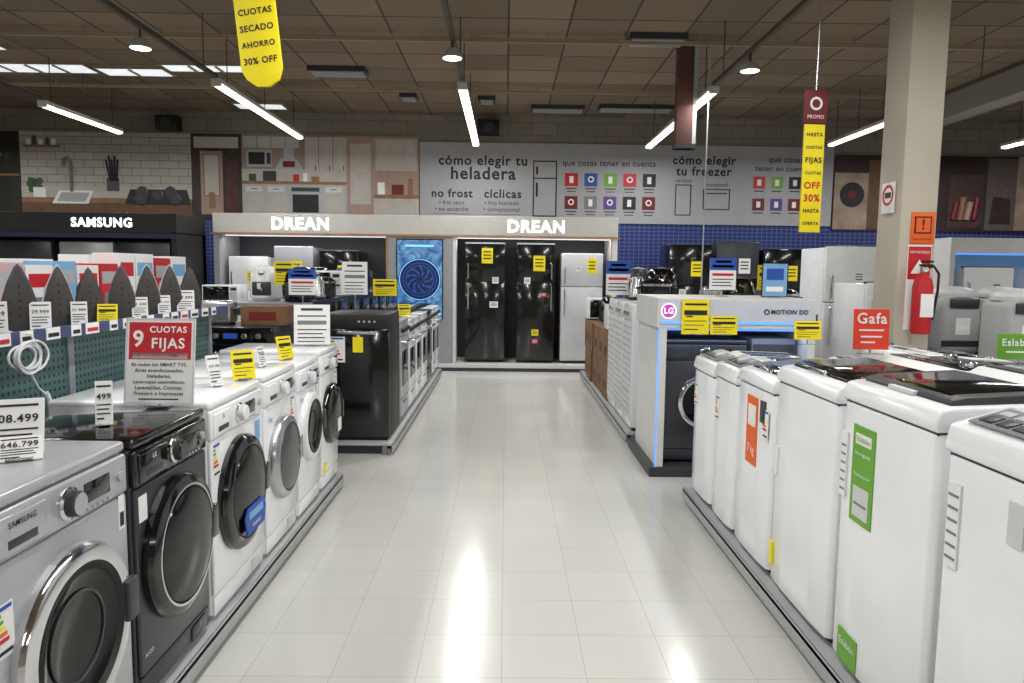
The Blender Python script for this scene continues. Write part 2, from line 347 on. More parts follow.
# ---------------- appliance builders ----------------
def energy(b,x,y,z,w=.07,h=.13):
    b.box(x-w/2,x+w/2,y-.0015,y,z-h/2,z+h/2,PAPER)
    for i,c in enumerate([GREEN,GREEN,YEL,ORANGE,RED]):
        b.box(x-w*.42,x-w*.42+w*(.25+.09*i),y-.003,y-.0015,z+h*(.28-.12*i),z+h*(.35-.12*i),c)
    b.box(x-w*.4,x+w*.4,y-.003,y-.0015,z+h*.4,z+h*.47,BLUE)
    b.box(x-w*.35,x+w*.35,y-.003,y-.0015,z-h*.42,z-h*.36,INK)
def front_loader(loc,rz,w=.58,d=.6,h=.85,body=WHITE,ring=CHROME,glass=GLASS,panel=None,style='ring',R=.225,zc=.43,brand='',extra=None,top=None,trim=None):
    b=B(); f=-d/2; panel=panel or body; top=top or body; trim=trim or ring
    b.box(-w/2,w/2,f+.012,d/2,.02,h-.03,body,.012,3)
    b.box(-w/2,w/2,f,d/2,h-.032,h,top,.012,3)
    b.box(-w/2+.002,w/2-.002,f-.004,f+.03,h-.15,h-.036,panel,.01,3)
    b.box(-w/2+.004,w/2-.004,f,f+.02,.1,h-.154,body,.008,3)
    b.box(-w/2+.006,w/2-.006,f+.003,f+.03,.02,.096,body,.006)
    b.box(w/2-.16,w/2-.04,f-.002,f+.01,.03,.085,OFFW if body==WHITE else panel,.004)
    for sx in(-1,1):
        for sy in(-1,1): b.cyl((sx*(w/2-.06),sy*(d/2-.07),0),(0,0,1),.022,.03,BLACKM,12)
    b.box(-w/2+.02,-w/2+.2,f-.009,f,h-.14,h-.05,panel,.006,3); b.box(-w/2+.06,-w/2+.16,f-.0105,f-.008,h-.125,h-.105,DGREY,.001)
    if brand: b.text(brand,-w/2+.11,f-.0105,h-.072,.02,INK if body not in(BLACK,INOX) else INKW,bold=.01)
    b.lathe((0.0,f-.004,h-.093),(0,-1,0),[(.042,0),(.042,.006),(.034,.01),(.032,.03),(.028,.034),(0,.034)],panel,28,mats=[CHROME,CHROME,DGREY if panel!=WHITE else OFFW,panel if panel!=SILV else DGREY,panel])
    b.box(.07,.19,f-.006,f-.003,h-.12,h-.066,BLACK,.002)
    for i in range(5): b.cyl((.08+i*.025,f-.006,h-.135),(0,-1,0),.005,.003,LGREY,8)
    b.cyl((w/2-.045,f-.004,h-.093),(0,-1,0),.014,.008,LGREY,16)
    if style=='ring':
        b.lathe((0,f,zc),(0,-1,0),[(R,0),(R,.018),(R*.97,.03),(R*.86,.036),(R*.8,.034),(R*.74,.022),(R*.7,.028),(R*.55,.016),(R*.3,.008),(0,.005)],ring,56,mats=[body if body!=BLACK else DGREY,ring,ring,ring,BLACKM,BLACKM,glass,glass,glass])
        b.lathe((0,f-.006,zc),(0,-1,0),[(R*.5,.008),(R*.5,.012),(R*.47,.012),(R*.47,.006)],DGREY,40)
    elif style=='dome':
        b.lathe((0,f,zc),(0,-1,0),[(R,0),(R,.02),(R*.96,.035),(R*.85,.045),(R*.82,.045),(R*.8,.04),(R*.78,.045),(R*.55,.054),(R*.3,.058),(0,.06)],ring,56,mats=[ring,ring,ring,trim,BLACKM,glass,glass,glass,glass])
    b.box(R*.8,R*1.04,f-.047,f-.02,zc-.06,zc+.06,DGREY if style=='ring' else ring,.008,3)
    if extra: extra(b,f,w,h)
    return b.done('front_load_washing_machine',loc,rz)
def top_loader(loc,rz,w=.56,d=.6,h=.92,body=WHITE,lid=BLACK,console='rear',extra=None):
    b=B(); f=-d/2
    fr=[(-w/2,d/2),(-w/2,f+.025),(-w/2+.015,f+.008),(-w/4,f),(w/4,f),(w/2-.015,f+.008),(w/2,f+.025),(w/2,d/2)]
    b.prism(fr,'Z',.035,h-.09,body,.006,2)
    b.box(-w/2+.03,w/2-.03,f+.03,d/2-.02,.015,.04,DGREY)
    for sx in(-1,1):
        for sy in(-1,1): b.cyl((sx*(w/2-.06),sy*(d/2-.07),0),(0,0,1),.025,.035,BLACKM,12)
    b.box(-w/2+.01,w/2-.01,f+.012,d/2-.005,h-.093,h-.083,DGREY)
    hr=h+.035 if console=='rear' else h-.01
    hf=h-.015 if console=='rear' else h-.02
    prof=[(f+.002,h-.084),(f-.004,h-.06),(f+.012,hf-.008),(f+.05,hf),(d/2-.2,h),(d/2-.14,hr),(d/2-.01,hr),(d/2,hr-.02),(d/2,h-.084)]
    b.prism(prof,'X',-w/2,w/2,body,.01,3)
    if console=='rear':
        lp=[(f+.055,hf-.004),(f+.06,hf+.014),(f+.1,hf+.024),(d/2-.24,h+.024),(d/2-.205,h+.014),(d/2-.2,h-.01)]
        b.prism(lp,'X',-w/2+.035,w/2-.035,lid,.006,3)
        b.prism([(f+.075,hf+.016),(f+.1,hf+.0265),(d/2-.25,h+.0265),(d/2-.245,h+.018)],'X',-w/2+.085,w/2-.085,GLASS,.002)
        b.box(-.07,.07,f+.045,f+.07,hf+.0,hf+.014,CHROME if lid==BLACK else OFFW,.004)
        b.box(-w/2+.03,w/2-.03,d/2-.135,d/2-.02,hr-.004,hr+.005,lid,.002)
        b.cyl((w/2-.11,d/2-.075,hr+.004),(0,0,1),.03,.02,CHROME,24)
        b.box(-.06,.08,d/2-.1,d/2-.05,hr+.004,hr+.007,DGREY)
        for i in range(5): b.box(-w/2+.05+i*.03,-w/2+.07+i*.03,d/2-.09,d/2-.06,hr+.004,hr+.008,LGREY,.001)
    else:
        b.prism([(f-.002,h-.06),(f+.01,h-.01),(f+.16,h+.035),(f+.19,h+.03),(f+.19,h-.03)],'X',-w/2,w/2,body,.008,3)
        S=Matrix.Translation((0,f+.085,h+.018))@Matrix.Rotation(math.atan2(.045,.15),4,'X')
        b.box(-w/2+.04,w/2-.04,-.055,.055,-.001,.004,MGREY,.001,T=S)
        for i in range(4): b.box(-w/2+.06+i*.06,-w/2+.105+i*.06,-.04,.0,.003,.008,DGREY,.002,T=S); b.box(-w/2+.06+i*.06,-w/2+.105+i*.06,.01,.035,.003,.007,LGREY,.002,T=S)
        b.cyl(S@Vector((w/2-.12,0,.003)),(0,-.28,.96),.035,.02,LGREY,24)
        b.prism([(f+.2,h-.01),(f+.205,h+.022),(f+.24,h+.03),(d/2-.04,h+.02),(d/2-.03,h-.01)],'X',-w/2+.03,w/2-.03,lid,.006,3)
        b.prism([(f+.22,h+.022),(f+.25,h+.033),(d/2-.06,h+.024),(d/2-.05,h+.015)],'X',-w/2+.1,w/2-.1,GLASS,.002)
    if extra: extra(b,f-.0005,w,h)
    return b.done('top_load_washing_machine',loc,rz)
def fridge(loc,rz,w=.58,d=.62,h=1.73,body=BLACK,split=.68,side=-1,tags=(),handle=CHROME):
    b=B(); f=-d/2
    b.box(-w/2,w/2,f+.06,d/2,.03,h-.01,body,.01); b.box(-w/2+.02,w/2-.02,f+.08,d/2,.0,.04,BLACKM)
    b.box(-w/2,w/2,f,f+.055,.05,h*split-.004,body,.012,3); b.box(-w/2,w/2,f,f+.055,h*split+.004,h,body,.012,3)
    b.box(-w/2+.01,w/2-.01,f+.05,f+.065,.06,h-.01,DGREY)
    for z0,z1 in ((h*split-.42,h*split-.03),(h*split+.03,h*split+.28)):
        x=side*(w/2-.05); b.tube([(x,f,z0),(x,f-.035,z0+.02),(x,f-.035,z1-.02),(x,f,z1)],.011,handle)
    b.box(-w/2,w/2,f+.03,f+.08,h-.01,h+.012,DGREY,.004)
    for (x,z,ww,hh,m) in tags:
        b.box(x-ww/2,x+ww/2,f-.002,f,z-hh/2,z+hh/2,m)
        for i in range(3): b.box(x-ww*.35,x+ww*.35,f-.003,f-.002,z+hh*(.22-.22*i),z+hh*(.3-.22*i),INK if m!=RED else INKW)
    return b.done('refrigerator',loc,rz)
def stove(loc,rz,w=.52,d=.58,h=.9,body=WHITE,win=GLASS,lid=True):
    b=B(); f=-d/2
    b.box(-w/2,w/2,f+.03,d/2,.05,h-.02,body,.006); b.box(-w/2,w/2,f,d/2,h-.03,h,body if body!=WHITE else WHITE,.006)
    b.box(-w/2+.005,w/2-.005,f,f+.04,h-.13,h-.035,body,.005)
    for i in range(5): b.lathe((-w*.36+i*w*.18,f,h-.083),(0,-1,0),[(.022,0),(.02,.02),(.008,.03),(0,.03)],BLACKM,16)
    b.box(-w/2+.005,w/2-.005,f-.005,f+.03,.22,h-.14,body,.006); b.box(-w/2+.08,w/2-.08,f-.008,f,.32,h-.27,win,.004)
    b.tube([(-w/2+.05,f-.004,h-.18),(-w/2+.05,f-.045,h-.18),(w/2-.05,f-.045,h-.18),(w/2-.05,f-.004,h-.18)],.009,STEEL)
    b.box(-w/2+.005,w/2-.005,f-.003,f+.03,.06,.21,body,.006); b.box(-.1,.1,f-.008,f,.17,.185,DGREY)
    for sx in(-1,1):
        for sy in(-1,1):
            b.cyl((sx*(w/2-.05),sy*(d/2-.06),0),(0,0,1),.018,.05,BLACKM,10)
            c=(sx*w*.23,sy*d*.2,h); b.cyl(c,(0,0,1),.04,.012,BLACKM,16)
            for a in range(2): b.box(c[0]-(.09 if a else .006),c[0]+(.09 if a else .006),c[1]-(.006 if a else .09),c[1]+(.006 if a else .09),h+.014,h+.024,BLACKM)
    if lid: b.box(-w/2+.01,w/2-.01,d/2-.025,d/2-.01,h,h+.17,win,.004)
    return b.done('gas_stove',loc,rz)

# ---------------- left platform & near-left washers ----------------
def platform(name,x0,x1,y0,y1,side):
    b=B(); b.box(x0,x1,y0,y1,.075,.1,LGREY,.005)
    e=x1 if side>0 else x0
    b.box(e-.012 if side>0 else e,e if side>0 else e+.012,y0,y1,.03,.1,LGREY,.003)
    b.box(x0+.05,x1-.05,y0+.05,y1-.05,0,.075,DGREY)
    b.box(min(e-side*.03,e-side*.045),max(e-side*.03,e-side*.045),y0,y1,0,.05,MGREY)
    n=int((y1-y0)/.6)
    for i in range(n+1):
        yy=y0+.03+(y1-y0-.06)*i/n; b.box(e-side*.07-.02,e-side*.07+.02,yy-.02,yy+.02,0,.08,MGREY)
    return b.done(name)
platform('display_platform',-1.76,-1.06,.9,4.66,1)
XL=-1.09
def le(y0,y1,**k):
    d=k.get('d',.6); return front_loader((XL-d/2,(y0+y1)/2,.1),90,w=y1-y0-.02,**k)
def ex_silver(b,f,w,h):
    b.box(w/2-.05,w/2-.02,f-.001,f,.6,.7,PAPER); b.box(w/2-.045,w/2-.025,f-.002,f-.001,.61,.65,INK); energy(b,-w/2+.045,f,.55,.06,.12)
le(1.46,2.05,body=SILV,ring=CHROME,brand='SAMSUNG',R=.235,zc=.41,extra=ex_silver,h=.85)
def ex_dark(b,f,w,h): b.box(-w/2+.02,-w/2+.07,f-.001,f,.58,.66,PAPER); b.text('AI DD',-w/2+.05,f-.002,.16,.02,INKW)
le(2.07,2.6,body=INOX,top=BLACK,ring=BLACK,trim=CHROME,glass=GLASS,style='dome',brand='LG',R=.235,panel=BLACK,h=.84,extra=ex_dark)
def ex_blue(b,f,w,h):
    b.prism([(-.1,.27),(.1,.27),(.12,.34),(.09,.38),(-.09,.38),(-.12,.34)],'Y',f-.066,f-.06,BLUE); b.box(-.08,.08,f-.067,f-.066,.33,.36,LBLUE); b.text('Inverter',0,f-.068,.3,.03,INKW)
    energy(b,-w/2+.05,f,.62); b.box(w/2-.09,w/2-.03,f-.001,f,.58,.68,LBLUE)
le(2.62,3.2,body=WHITE,ring=BLACK,style='dome',brand='EL',R=.235,extra=ex_blue)
def ex_e(b,f,w,h): energy(b,w/2-.06,f,.63); b.text('8 kg',-w/2+.08,f-.001,.64,.03,BLUE)
def ex_e2(b,f,w,h): energy(b,w/2-.06,f,.63); b.box(-w/2+.03,-w/2+.1,f-.001,f,.1,.17,YEL); b.box(-.04,.04,f-.062,f-.058,.34,.42,INKW)
le(3.22,3.72,body=WHITE,ring=STEEL,glass=mat('door_silver_glass',(80,82,86),.18,.4),style='dome',R=.205,extra=ex_e,h=.86)
le(3.74,4.2,body=WHITE,ring=WHITE2,style='ring',R=.19,zc=.47,extra=ex_e,h=.84)
le(4.22,4.66,body=WHITE,ring=BLACK,style='dome',R=.19,zc=.45,extra=ex_e2,h=.86)

def pegmat(name,c1,c2,s=.03):
    m,nt,p=nmat(name); L=nt.links.new
    tc=nt.nodes.new('ShaderNodeTexCoord'); mp=nt.nodes.new('ShaderNodeMapping'); mp.inputs['Scale'].default_value=(1/s,1/s,1/s)
    fr=nt.nodes.new('ShaderNodeVectorMath'); fr.operation='FRACTION'; sb=nt.nodes.new('ShaderNodeVectorMath'); sb.operation='SUBTRACT'; sb.inputs[1].default_value=(.5,.5,.5)
    ml=nt.nodes.new('ShaderNodeVectorMath'); ml.operation='MULTIPLY'; ml.inputs[1].default_value=(0,1,1)
    ln=nt.nodes.new('ShaderNodeVectorMath'); ln.operation='LENGTH'; lt=nt.nodes.new('ShaderNodeMath'); lt.operation='LESS_THAN'; lt.inputs[1].default_value=.24
    mx=nt.nodes.new('ShaderNodeMix'); mx.data_type='RGBA'; mx.inputs['A'].default_value=lin(c1); mx.inputs['B'].default_value=lin(c2)
    L(tc.outputs['Object'],mp.inputs['Vector']); L(mp.outputs['Vector'],fr.inputs[0]); L(fr.outputs[0],sb.inputs[0]); L(sb.outputs[0],ml.inputs[0]); L(ml.outputs[0],ln.inputs[0])
    L(ln.outputs['Value'],lt.inputs[0]); L(lt.outputs[0],mx.inputs['Factor']); L(mx.outputs['Result'],p.inputs['Base Color']); p.inputs['Roughness'].default_value=.5
    return m
PEG=pegmat('teal_pegboard',(80,112,112),(30,46,48))
SH=mat('shelf_grey',(140,145,155),.5)
b=B(); b.box(-1.86,-1.82,1.2,4.45,.0,1.17,PEG)
for yy in (1.2,2.1,3.0,3.9,4.42): b.box(-1.87,-1.81,yy-.02,yy+.02,0,1.17,SH)
b.box(-2.5,-1.74,1.2,4.5,1.17,1.195,SH,.004); b.box(-1.745,-1.73,1.2,4.5,1.165,1.21,mat('navy_rail2',(60,70,110),.5),.002)
b.box(-2.5,-2.46,1.2,4.45,0,1.17,PEG); b.box(-2.5,-1.82,1.2,4.45,0,.1,SH)
yy=2.3
while yy<4.4:
    w=random.uniform(.06,.1)
    b.box(-1.73,-1.727,yy,yy+w,1.165,1.21,PAPER); b.box(-1.7265,-1.725,yy+.01,yy+w-.01,1.175,1.19,RED if random.random()<.3 else INK); yy+=w+random.uniform(.02,.1)
b.done('gondola_shelf',smooth=False)
SOLE=mat('iron_soleplate',(80,76,76),.35,.4)
def iron(x,y,z,body,rz=90,s=1.0):
    out=[(-.055,0),(-.06,.05),(-.055,.11),(-.035,.18),(-.012,.235),(0,.25),(.012,.235),(.035,.18),(.055,.11),(.06,.05),(.055,0)]
    out=[(u*s,v*s) for u,v in out]
    b=B(); b.prism(out,'Y',-.008,0,SOLE,.002)
    for k in range(5): b.cyl((0,-.008,.06*s+k*.028*s),(0,-1,0),.004,.001,BLACKM,8)
    for sx in(-1,1):
        for k in range(3): b.cyl((sx*.03*s,-.008,.04*s+k*.035*s),(0,-1,0),.004,.001,BLACKM,8)
    b.prism([(u*1.06,v*1.03) for u,v in out],'Y',0,.035,body,0,scale1=.86,cen=(0,.06)); b.prism([(u*.86,.06+(v-.06)*.86) for u,v in out],'Y',.035,.075,body,0,scale1=.6,cen=(0,.07))
    b.tube([(0,.06,.02),(0,.1,.01),(0,.125,.03),(0,.13,.09),(0,.115,.15),(0,.08,.17),(0,.06,.15)],.016,body); b.cyl((0,.07,.1),(0,1,0),.018,.012,OFFW,16)
    return b.done('clothes_iron',(x,y,z),rz)
WB=mat('iron_white',(215,218,222),.35); cb=[WB,mat('iron_blue',(70,90,130),.4),WB,DGREY,mat('iron_lilac',(120,105,145),.4),WB,WB,DGREY,mat('iron_red',(170,50,55),.4)]
ys=[2.48,2.74,2.98,3.2,3.47,3.72,3.97,4.22]
for i,yy in enumerate(ys):
    iron(-1.84,yy,1.195,cb[i%9],44+random.uniform(-8,8),random.choice([.95,1,1.03]))
yy=2.1; i=0
pm=[TEALB,PAPER,TEALB,LGREY,PINKB,PAPER,LBLUE,PAPER,RED,PAPER,PAPER,RED,PAPER]
while yy<4.4:
    w=random.uniform(.14,.2); h=random.uniform(.25,.31)+(.04 if yy>3.6 else 0)
    b=B(); b.box(-.07,.07,0,w,0,h,pm[i%13],.002); b.box(.07,.0715,.015,w-.015,h*.62,h*.85,LGREY if pm[i%13]!=PAPER else (RED if i%2 else LBLUE))
    b.box(.07,.0715,.03,w-.03,h*.15,h*.45,MGREY); b.box(-.06,.06,-.001,0,h*.55,h*.8,LBLUE if i%2 else LGREY)
    b.done('appliance_package',(-2.08,yy,1.195),0,smooth=False); yy+=w+.012; i+=1
for i,yy in enumerate([2.0,2.5,2.9,3.4,3.9]):
    b=B(); b.box(-.08,.08,0,.2,0,.28+.03*(i%3),[TEALB,LGREY,PINKB,PAPER,PAPER][i],.002); b.box(-.06,.06,-.001,0,.15,.22,LBLUE); b.done('appliance_package',(-2.32,yy,1.195),0,smooth=False)
b=B(); pts=[]
for k in range(110):
    a=k*.3; pts.append((-1.70+.012*math.sin(a*.37),2.56+(.07+.015*math.sin(a*.21))*math.cos(a)+.02*math.sin(k*.05),1.12-(.05+.01*math.cos(a*.13))*math.sin(a)))
b.tube(pts,.0045,WHITE2,7); b.tube([pts[0],(-1.71,2.6,1.2),(-1.78,2.6,1.203),(-1.83,2.6,1.22)],.0045,WHITE2,7)
e=pts[-1]; b.tube([e,(e[0],e[1]+.05,1.0),(e[0],e[1]+.09,.97)],.0045,WHITE2,7); b.cyl((e[0],e[1]+.09,.975),(0,.5,-1),.011,.04,WHITE2,12); b.done('power_cable')

# ---------------- signs ----------------
def sign(name,x,y,z,w,h,bg,items,rz=0,tilt=0,stand=0,frame_m=None):
    b=B(); b.box(-w/2,w/2,-.003,.003,0,h,bg,.001)
    if frame_m:
        t=.006
        b.box(-w/2-t,w/2+t,-.004,.004,-t,0,frame_m);b.box(-w/2-t,w/2+t,-.004,.004,h,h+t,frame_m);b.box(-w/2-t,-w/2,-.004,.004,0,h,frame_m);b.box(w/2,w/2+t,-.004,.004,0,h,frame_m)
    for it in items:
        if it[0]=='r': b.box(it[1]*w,it[2]*w,-.0042,-.003,it[3]*h,it[4]*h,it[5])
        else: b.text(it[1],it[2]*w,-.005,it[3]*h,.03,it[5],width=it[4]*w,bold=.02)
    if stand:
        b.tube([(0,.006,h*.4),(0,.006,-stand)],.004,STEEL,8); b.box(-.04,.04,-.03,.04,-stand,-stand+.004,STEEL)
    else: b.box(-w*.3,w*.3,-.01,.03,-.002,.004,STEEL)
    return b.done(name,(x,y,z),rot=(math.radians(tilt),0,math.radians(rz)),smooth=False)
sign('promo_sign',-1.26,2.6,.955,.24,.3,PAPER,[('r',-.47,.47,.76,.97,RED),('r',-.47,.47,.52,.77,RED),('t','9',-.33,.76,.16,INKW),('t','CUOTAS',.12,.88,.56,INKW),('t','FIJAS',.12,.71,.5,INKW),('r',-.42,.42,.53,.6,PAPER),('t','VISA',.2,.565,.13,BLUE),
 ('t','En todos los SMART TVS,',0,.455,.84,INK),('t','Aires acondicionados,',0,.385,.74,INK),('t','Heladeras,',0,.315,.36,INK),('t','Lavarropas automáticos,',0,.245,.78,INK),('t','Lavavajillas, Cocinas,',0,.175,.72,INK),('t','Freezers e Impresoras',0,.105,.74,INK),('r',-.3,.3,.03,.045,INK)],0,-8,stand=.015,frame_m=OFFW)
def price(x,y,z,w=.13,h=.16,p='608.499',rz=20,yel=False,tilt=-15,stand=0):
    bg=YEL if yel else PAPER
    if yel: it=[('r',-.4,.4,.84,.9,INK),('r',-.42,.42,.56,.7,INK),('r',-.36,-.1,.5,.54,INK),('r',-.4,.4,.38,.4,INK),('r',-.4,.3,.26,.28,INK),('r',-.4,.1,.13,.16,INK)]
    else: it=[('t',p,0,.64,.8,INK),('r',-.4,.4,.86,.9,INK),('r',-.4,.4,.44,.47,INK),('r',-.4,.3,.34,.37,INK),('r',-.4,.35,.24,.27,INK),('r',-.4,.0,.12,.16,INK)]
    return sign('price_tag',x,y,z,w,h,bg,it,rz,tilt,stand)
price(-1.27,1.84,.955,.13,.15,'608.499',25,tilt=-22); price(-1.23,1.8,.952,.1,.07,'646.799',30,tilt=-40)
price(-1.27,2.26,.945,.05,.14,'499',25)
price(-1.15,3.16,.955,.1,.13,'799.999',40,True,-12); price(-1.2,3.95,.945,.1,.13,'699.999',60,True); price(-1.2,2.98,.955,.06,.13,'520.100',55)
price(-1.77,2.5,1.2,.08,.12,'45.999',35,False,-5); price(-1.77,2.75,1.2,.07,.11,'29.999',30); price(-1.765,3.2,1.2,.08,.08,'PROMO',20,True); price(-1.77,3.5,1.2,.07,.1,'31.500',30);price(-1.77,4.0,1.2,.09,.12,'27.999',25)
price(-1.77,3.0,1.2,.06,.1,'31.900',30); price(-1.77,3.75,1.2,.06,.1,'25.100',30); price(-1.18,3.5,.965,.05,.1,'760',70)

# ---------------- mid-left ----------------
platform('display_platform',-1.55,-.86,5.5,9.75,1)
b=B(); w=.5;d=.55;h=1.0;f=-d/2
b.box(-w/2,w/2,f+.02,d/2,.02,h,BLACKM,.01); b.box(-w/2,w/2,f,f+.02,.03,h-.12,BLACK,.006); b.box(-w/2,w/2,f-.005,f+.02,h-.115,h-.005,BLACKM,.006)
b.box(-.15,.15,f-.012,f,h-.16,h-.135,STEEL,.004); energy(b,-w/2+.1,f,.72,.12,.2); b.box(-w/2+.22,-w/2+.3,f-.002,f,.7,.82,YEL)
for i in range(4): b.cyl((.02+i*.04,f-.005,h-.06),(0,-1,0),.01,.005,STEEL,12)
b.box(-w/2+.02,w/2-.02,f+.03,d/2,0,.03,BLACKM); b.done('dishwasher',(-1.15,5.83,.1))
sts=[(6.13,SILV),(6.66,WHITE),(7.19,WHITE),(7.72,WHITE),(8.25,INOX),(8.78,WHITE),(9.31-.08,WHITE)]
for yy,m in sts: stove((-.9-.29,yy+.27,.1),90,w=.51 if yy<9 else .45,body=m,h=.87 if m!=SILV else .9)
b=B(); b.box(-3.6,-1.62,5.0,5.75,0,.42,MGREY,.006); b.box(-3.6,-1.62,4.98,5.0,.36,.42,NAVY); b.done('display_counter',smooth=False)
for x in (-1.95,-2.58,-3.21):
    b=B(); b.box(-.3,.3,-.26,.28,0,.6,DGREY,.006); b.box(-.298,.298,-.285,-.255,.02,.47,GLASS,.008); b.box(-.298,.298,-.28,-.255,.48,.6,BLACK,.006)
    b.tube([(-.24,-.285,.42),(-.24,-.32,.42),(.24,-.32,.42),(.24,-.285,.42)],.009,STEEL)
    for k in (-.2,-.1,.1,.2): b.cyl((k,-.28,.54),(0,-1,0),.02,.02,STEEL,16)
    b.box(-.05,.05,-.282,-.279,.52,.56,BLUE); b.done('built_in_oven',(x,5.38,.42))
def airfryer(x,y,z,m=BLACK,s=1,rz=0):
    b=B(); b.lathe((0,0,0),(0,0,1),[(0,0),(.11*s,0),(.14*s,.03*s),(.145*s,.15*s),(.13*s,.25*s),(.09*s,.3*s),(0,.315*s)],m,32)
    b.box(-.08*s,.08*s,-.15*s,-.1*s,.05*s,.17*s,DGREY,.01); b.tube([(0,-.14*s,.1*s),(0,-.2*s,.12*s),(0,-.2*s,.16*s)],.016*s,m); b.cyl((0,-.11*s,.24*s),(0,-.8,.6),.03*s,.02*s,CHROME,20); b.done('air_fryer',(x,y,z),rz)
def kettle(x,y,z,m=STEEL,rz=0):
    b=B(); b.lathe((0,0,0),(0,0,1),[(0,0),(.075,0),(.08,.02),(.075,.03),(.08,.04),(.06,.2),(.05,.22),(.015,.225),(.015,.24),(0,.245)],m,28,mats=[BLACKM,BLACKM,BLACKM,m,m,m,BLACKM,BLACKM,BLACKM])
    b.tube([(.055,0,.2),(.1,0,.21),(.12,0,.17),(.11,0,.09),(.08,0,.06)],.01,BLACKM); b.prism([(-.055,.16),(-.055,.21),(-.1,.2)],'Y',-.02,.02,m,.004); b.done('electric_kettle',(x,y,z),rz)
def cooker(x,y,z,m=BLACK):
    b=B(); b.lathe((0,0,0),(0,0,1),[(0,0),(.12,0),(.14,.02),(.14,.15),(.145,.155),(.145,.17),(.1,.205),(.02,.215),(.02,.24),(0,.245)],m,32,mats=[m,m,m,CHROME,CHROME,GLASS,GLASS,BLACKM,BLACKM])
    for s in(-1,1): b.box(min(s*.135,s*.18),max(s*.135,s*.18),-.03,.03,.12,.14,BLACKM,.005)
    b.done('rice_cooker',(x,y,z))
def micro(x,y,z,rz=0,m=WHITE):
    b=B(); b.box(-.23,.23,-.16,.18,.01,.27,m,.008); b.box(-.215,.11,-.166,-.158,.03,.25,GLASS,.005); b.box(.12,.22,-.165,-.158,.03,.25,DGREY if m!=WHITE else OFFW,.004); b.box(.135,.205,-.168,-.164,.2,.235,BLACK)
    for i in range(3):
        for j in range(3): b.box(.135+i*.025,.153+i*.025,-.168,-.164,.08+j*.035,.105+j*.035,LGREY,.001)
    b.box(-.2,.2,-.14,.14,0,.012,BLACKM); b.done('microwave_oven',(x,y,z),rz)
def toaster(x,y,z,m=STEEL,rz=0):
    b=B(); b.box(-.14,.14,-.08,.08,.01,.18,m,.025,4); b.box(-.11,.11,-.045,-.015,.178,.182,BLACKM); b.box(-.11,.11,.015,.045,.178,.182,BLACKM); b.box(.14,.165,-.02,.02,.1,.12,BLACKM,.004); b.box(-.12,.12,-.07,.07,0,.012,BLACKM); b.done('toaster',(x,y,z),rz)
b=B(); b.box(-2.35,-1.6,6.0,9.6,1.12,1.15,SH); b.box(-1.605,-1.595,6.0,9.6,1.1,1.17,NAVY); b.box(-2.0,-1.96,6.0,9.6,0,1.12,PEG); b.box(-2.35,-1.6,6.0,9.6,0,.12,SH)
b.box(-2.34,-1.61,6.02,9.58,.55,.57,SH); b.done('gondola_shelf',smooth=False)
z=1.151
airfryer(-1.8,6.3,z); kettle(-1.75,6.7,z); cooker(-1.8,7.05,z); micro(-1.95,7.75,z,0,WHITE); airfryer(-1.8,8.15,z,DGREY); toaster(-1.8,8.5,z); kettle(-1.75,8.8,z,BLACK); micro(-1.95,9.2,z,0,BLACK); airfryer(-2.15,6.5,z,WHITE); cooker(-2.17,7.2,z,DRED); airfryer(-2.15,8.35,z,BLACK)
z=1.022
micro(-2.6,5.4,z,0,BLACK); toaster(-2.15,5.35,z); cooker(-3.05,5.4,z,WHITE); kettle(-3.4,5.35,z)
b=B(); b.box(-.16,.16,-.12,.12,0,.14,CARD,.002); b.box(-.1,.1,-.122,-.12,.04,.1,DRED); b.done('cardboard_box',(-1.78,5.4,1.022))
BLSIGN=[('r',-.5,.5,.62,1,BLUE),('r',-.3,.3,.85,.92,INKW),('r',-.4,.4,.7,.78,INKW),('r',-.4,.4,.44,.52,RED),('r',-.4,.4,.32,.35,INK),('r',-.4,.3,.22,.25,INK),('r',-.4,.35,.12,.15,INK)]
WHSIGN=[('r',-.3,.3,.85,.91,DGREY),('r',-.4,.4,.7,.73,INK),('r',-.4,.4,.5,.6,MGREY),('r',-.4,.4,.36,.385,INK),('r',-.4,.3,.26,.285,INK),('r',-.4,.35,.16,.185,INK),('r',-.4,.35,.07,.09,INK)]
sign('promo_sign',-1.56,5.55,1.24,.21,.2,PAPER,BLSIGN,0,0,stand=.214)
sign('promo_sign',-1.2,5.75,1.24,.2,.26,PAPER,WHSIGN,0,0,stand=.135)
sign('promo_sign',-1.21,4.5,.97,.22,.25,PAPER,WHSIGN,8,-4,stand=.01)
price(-1.02,6.1,1.22,.2,.14,'999.999',0,True,0,stand=.2)
price(-1.9,6.2,1.3,.16,.2,'OFERTA',0,True,0,stand=.145); price(-.98,7.0,.99,.12,.12,'450',20,True)

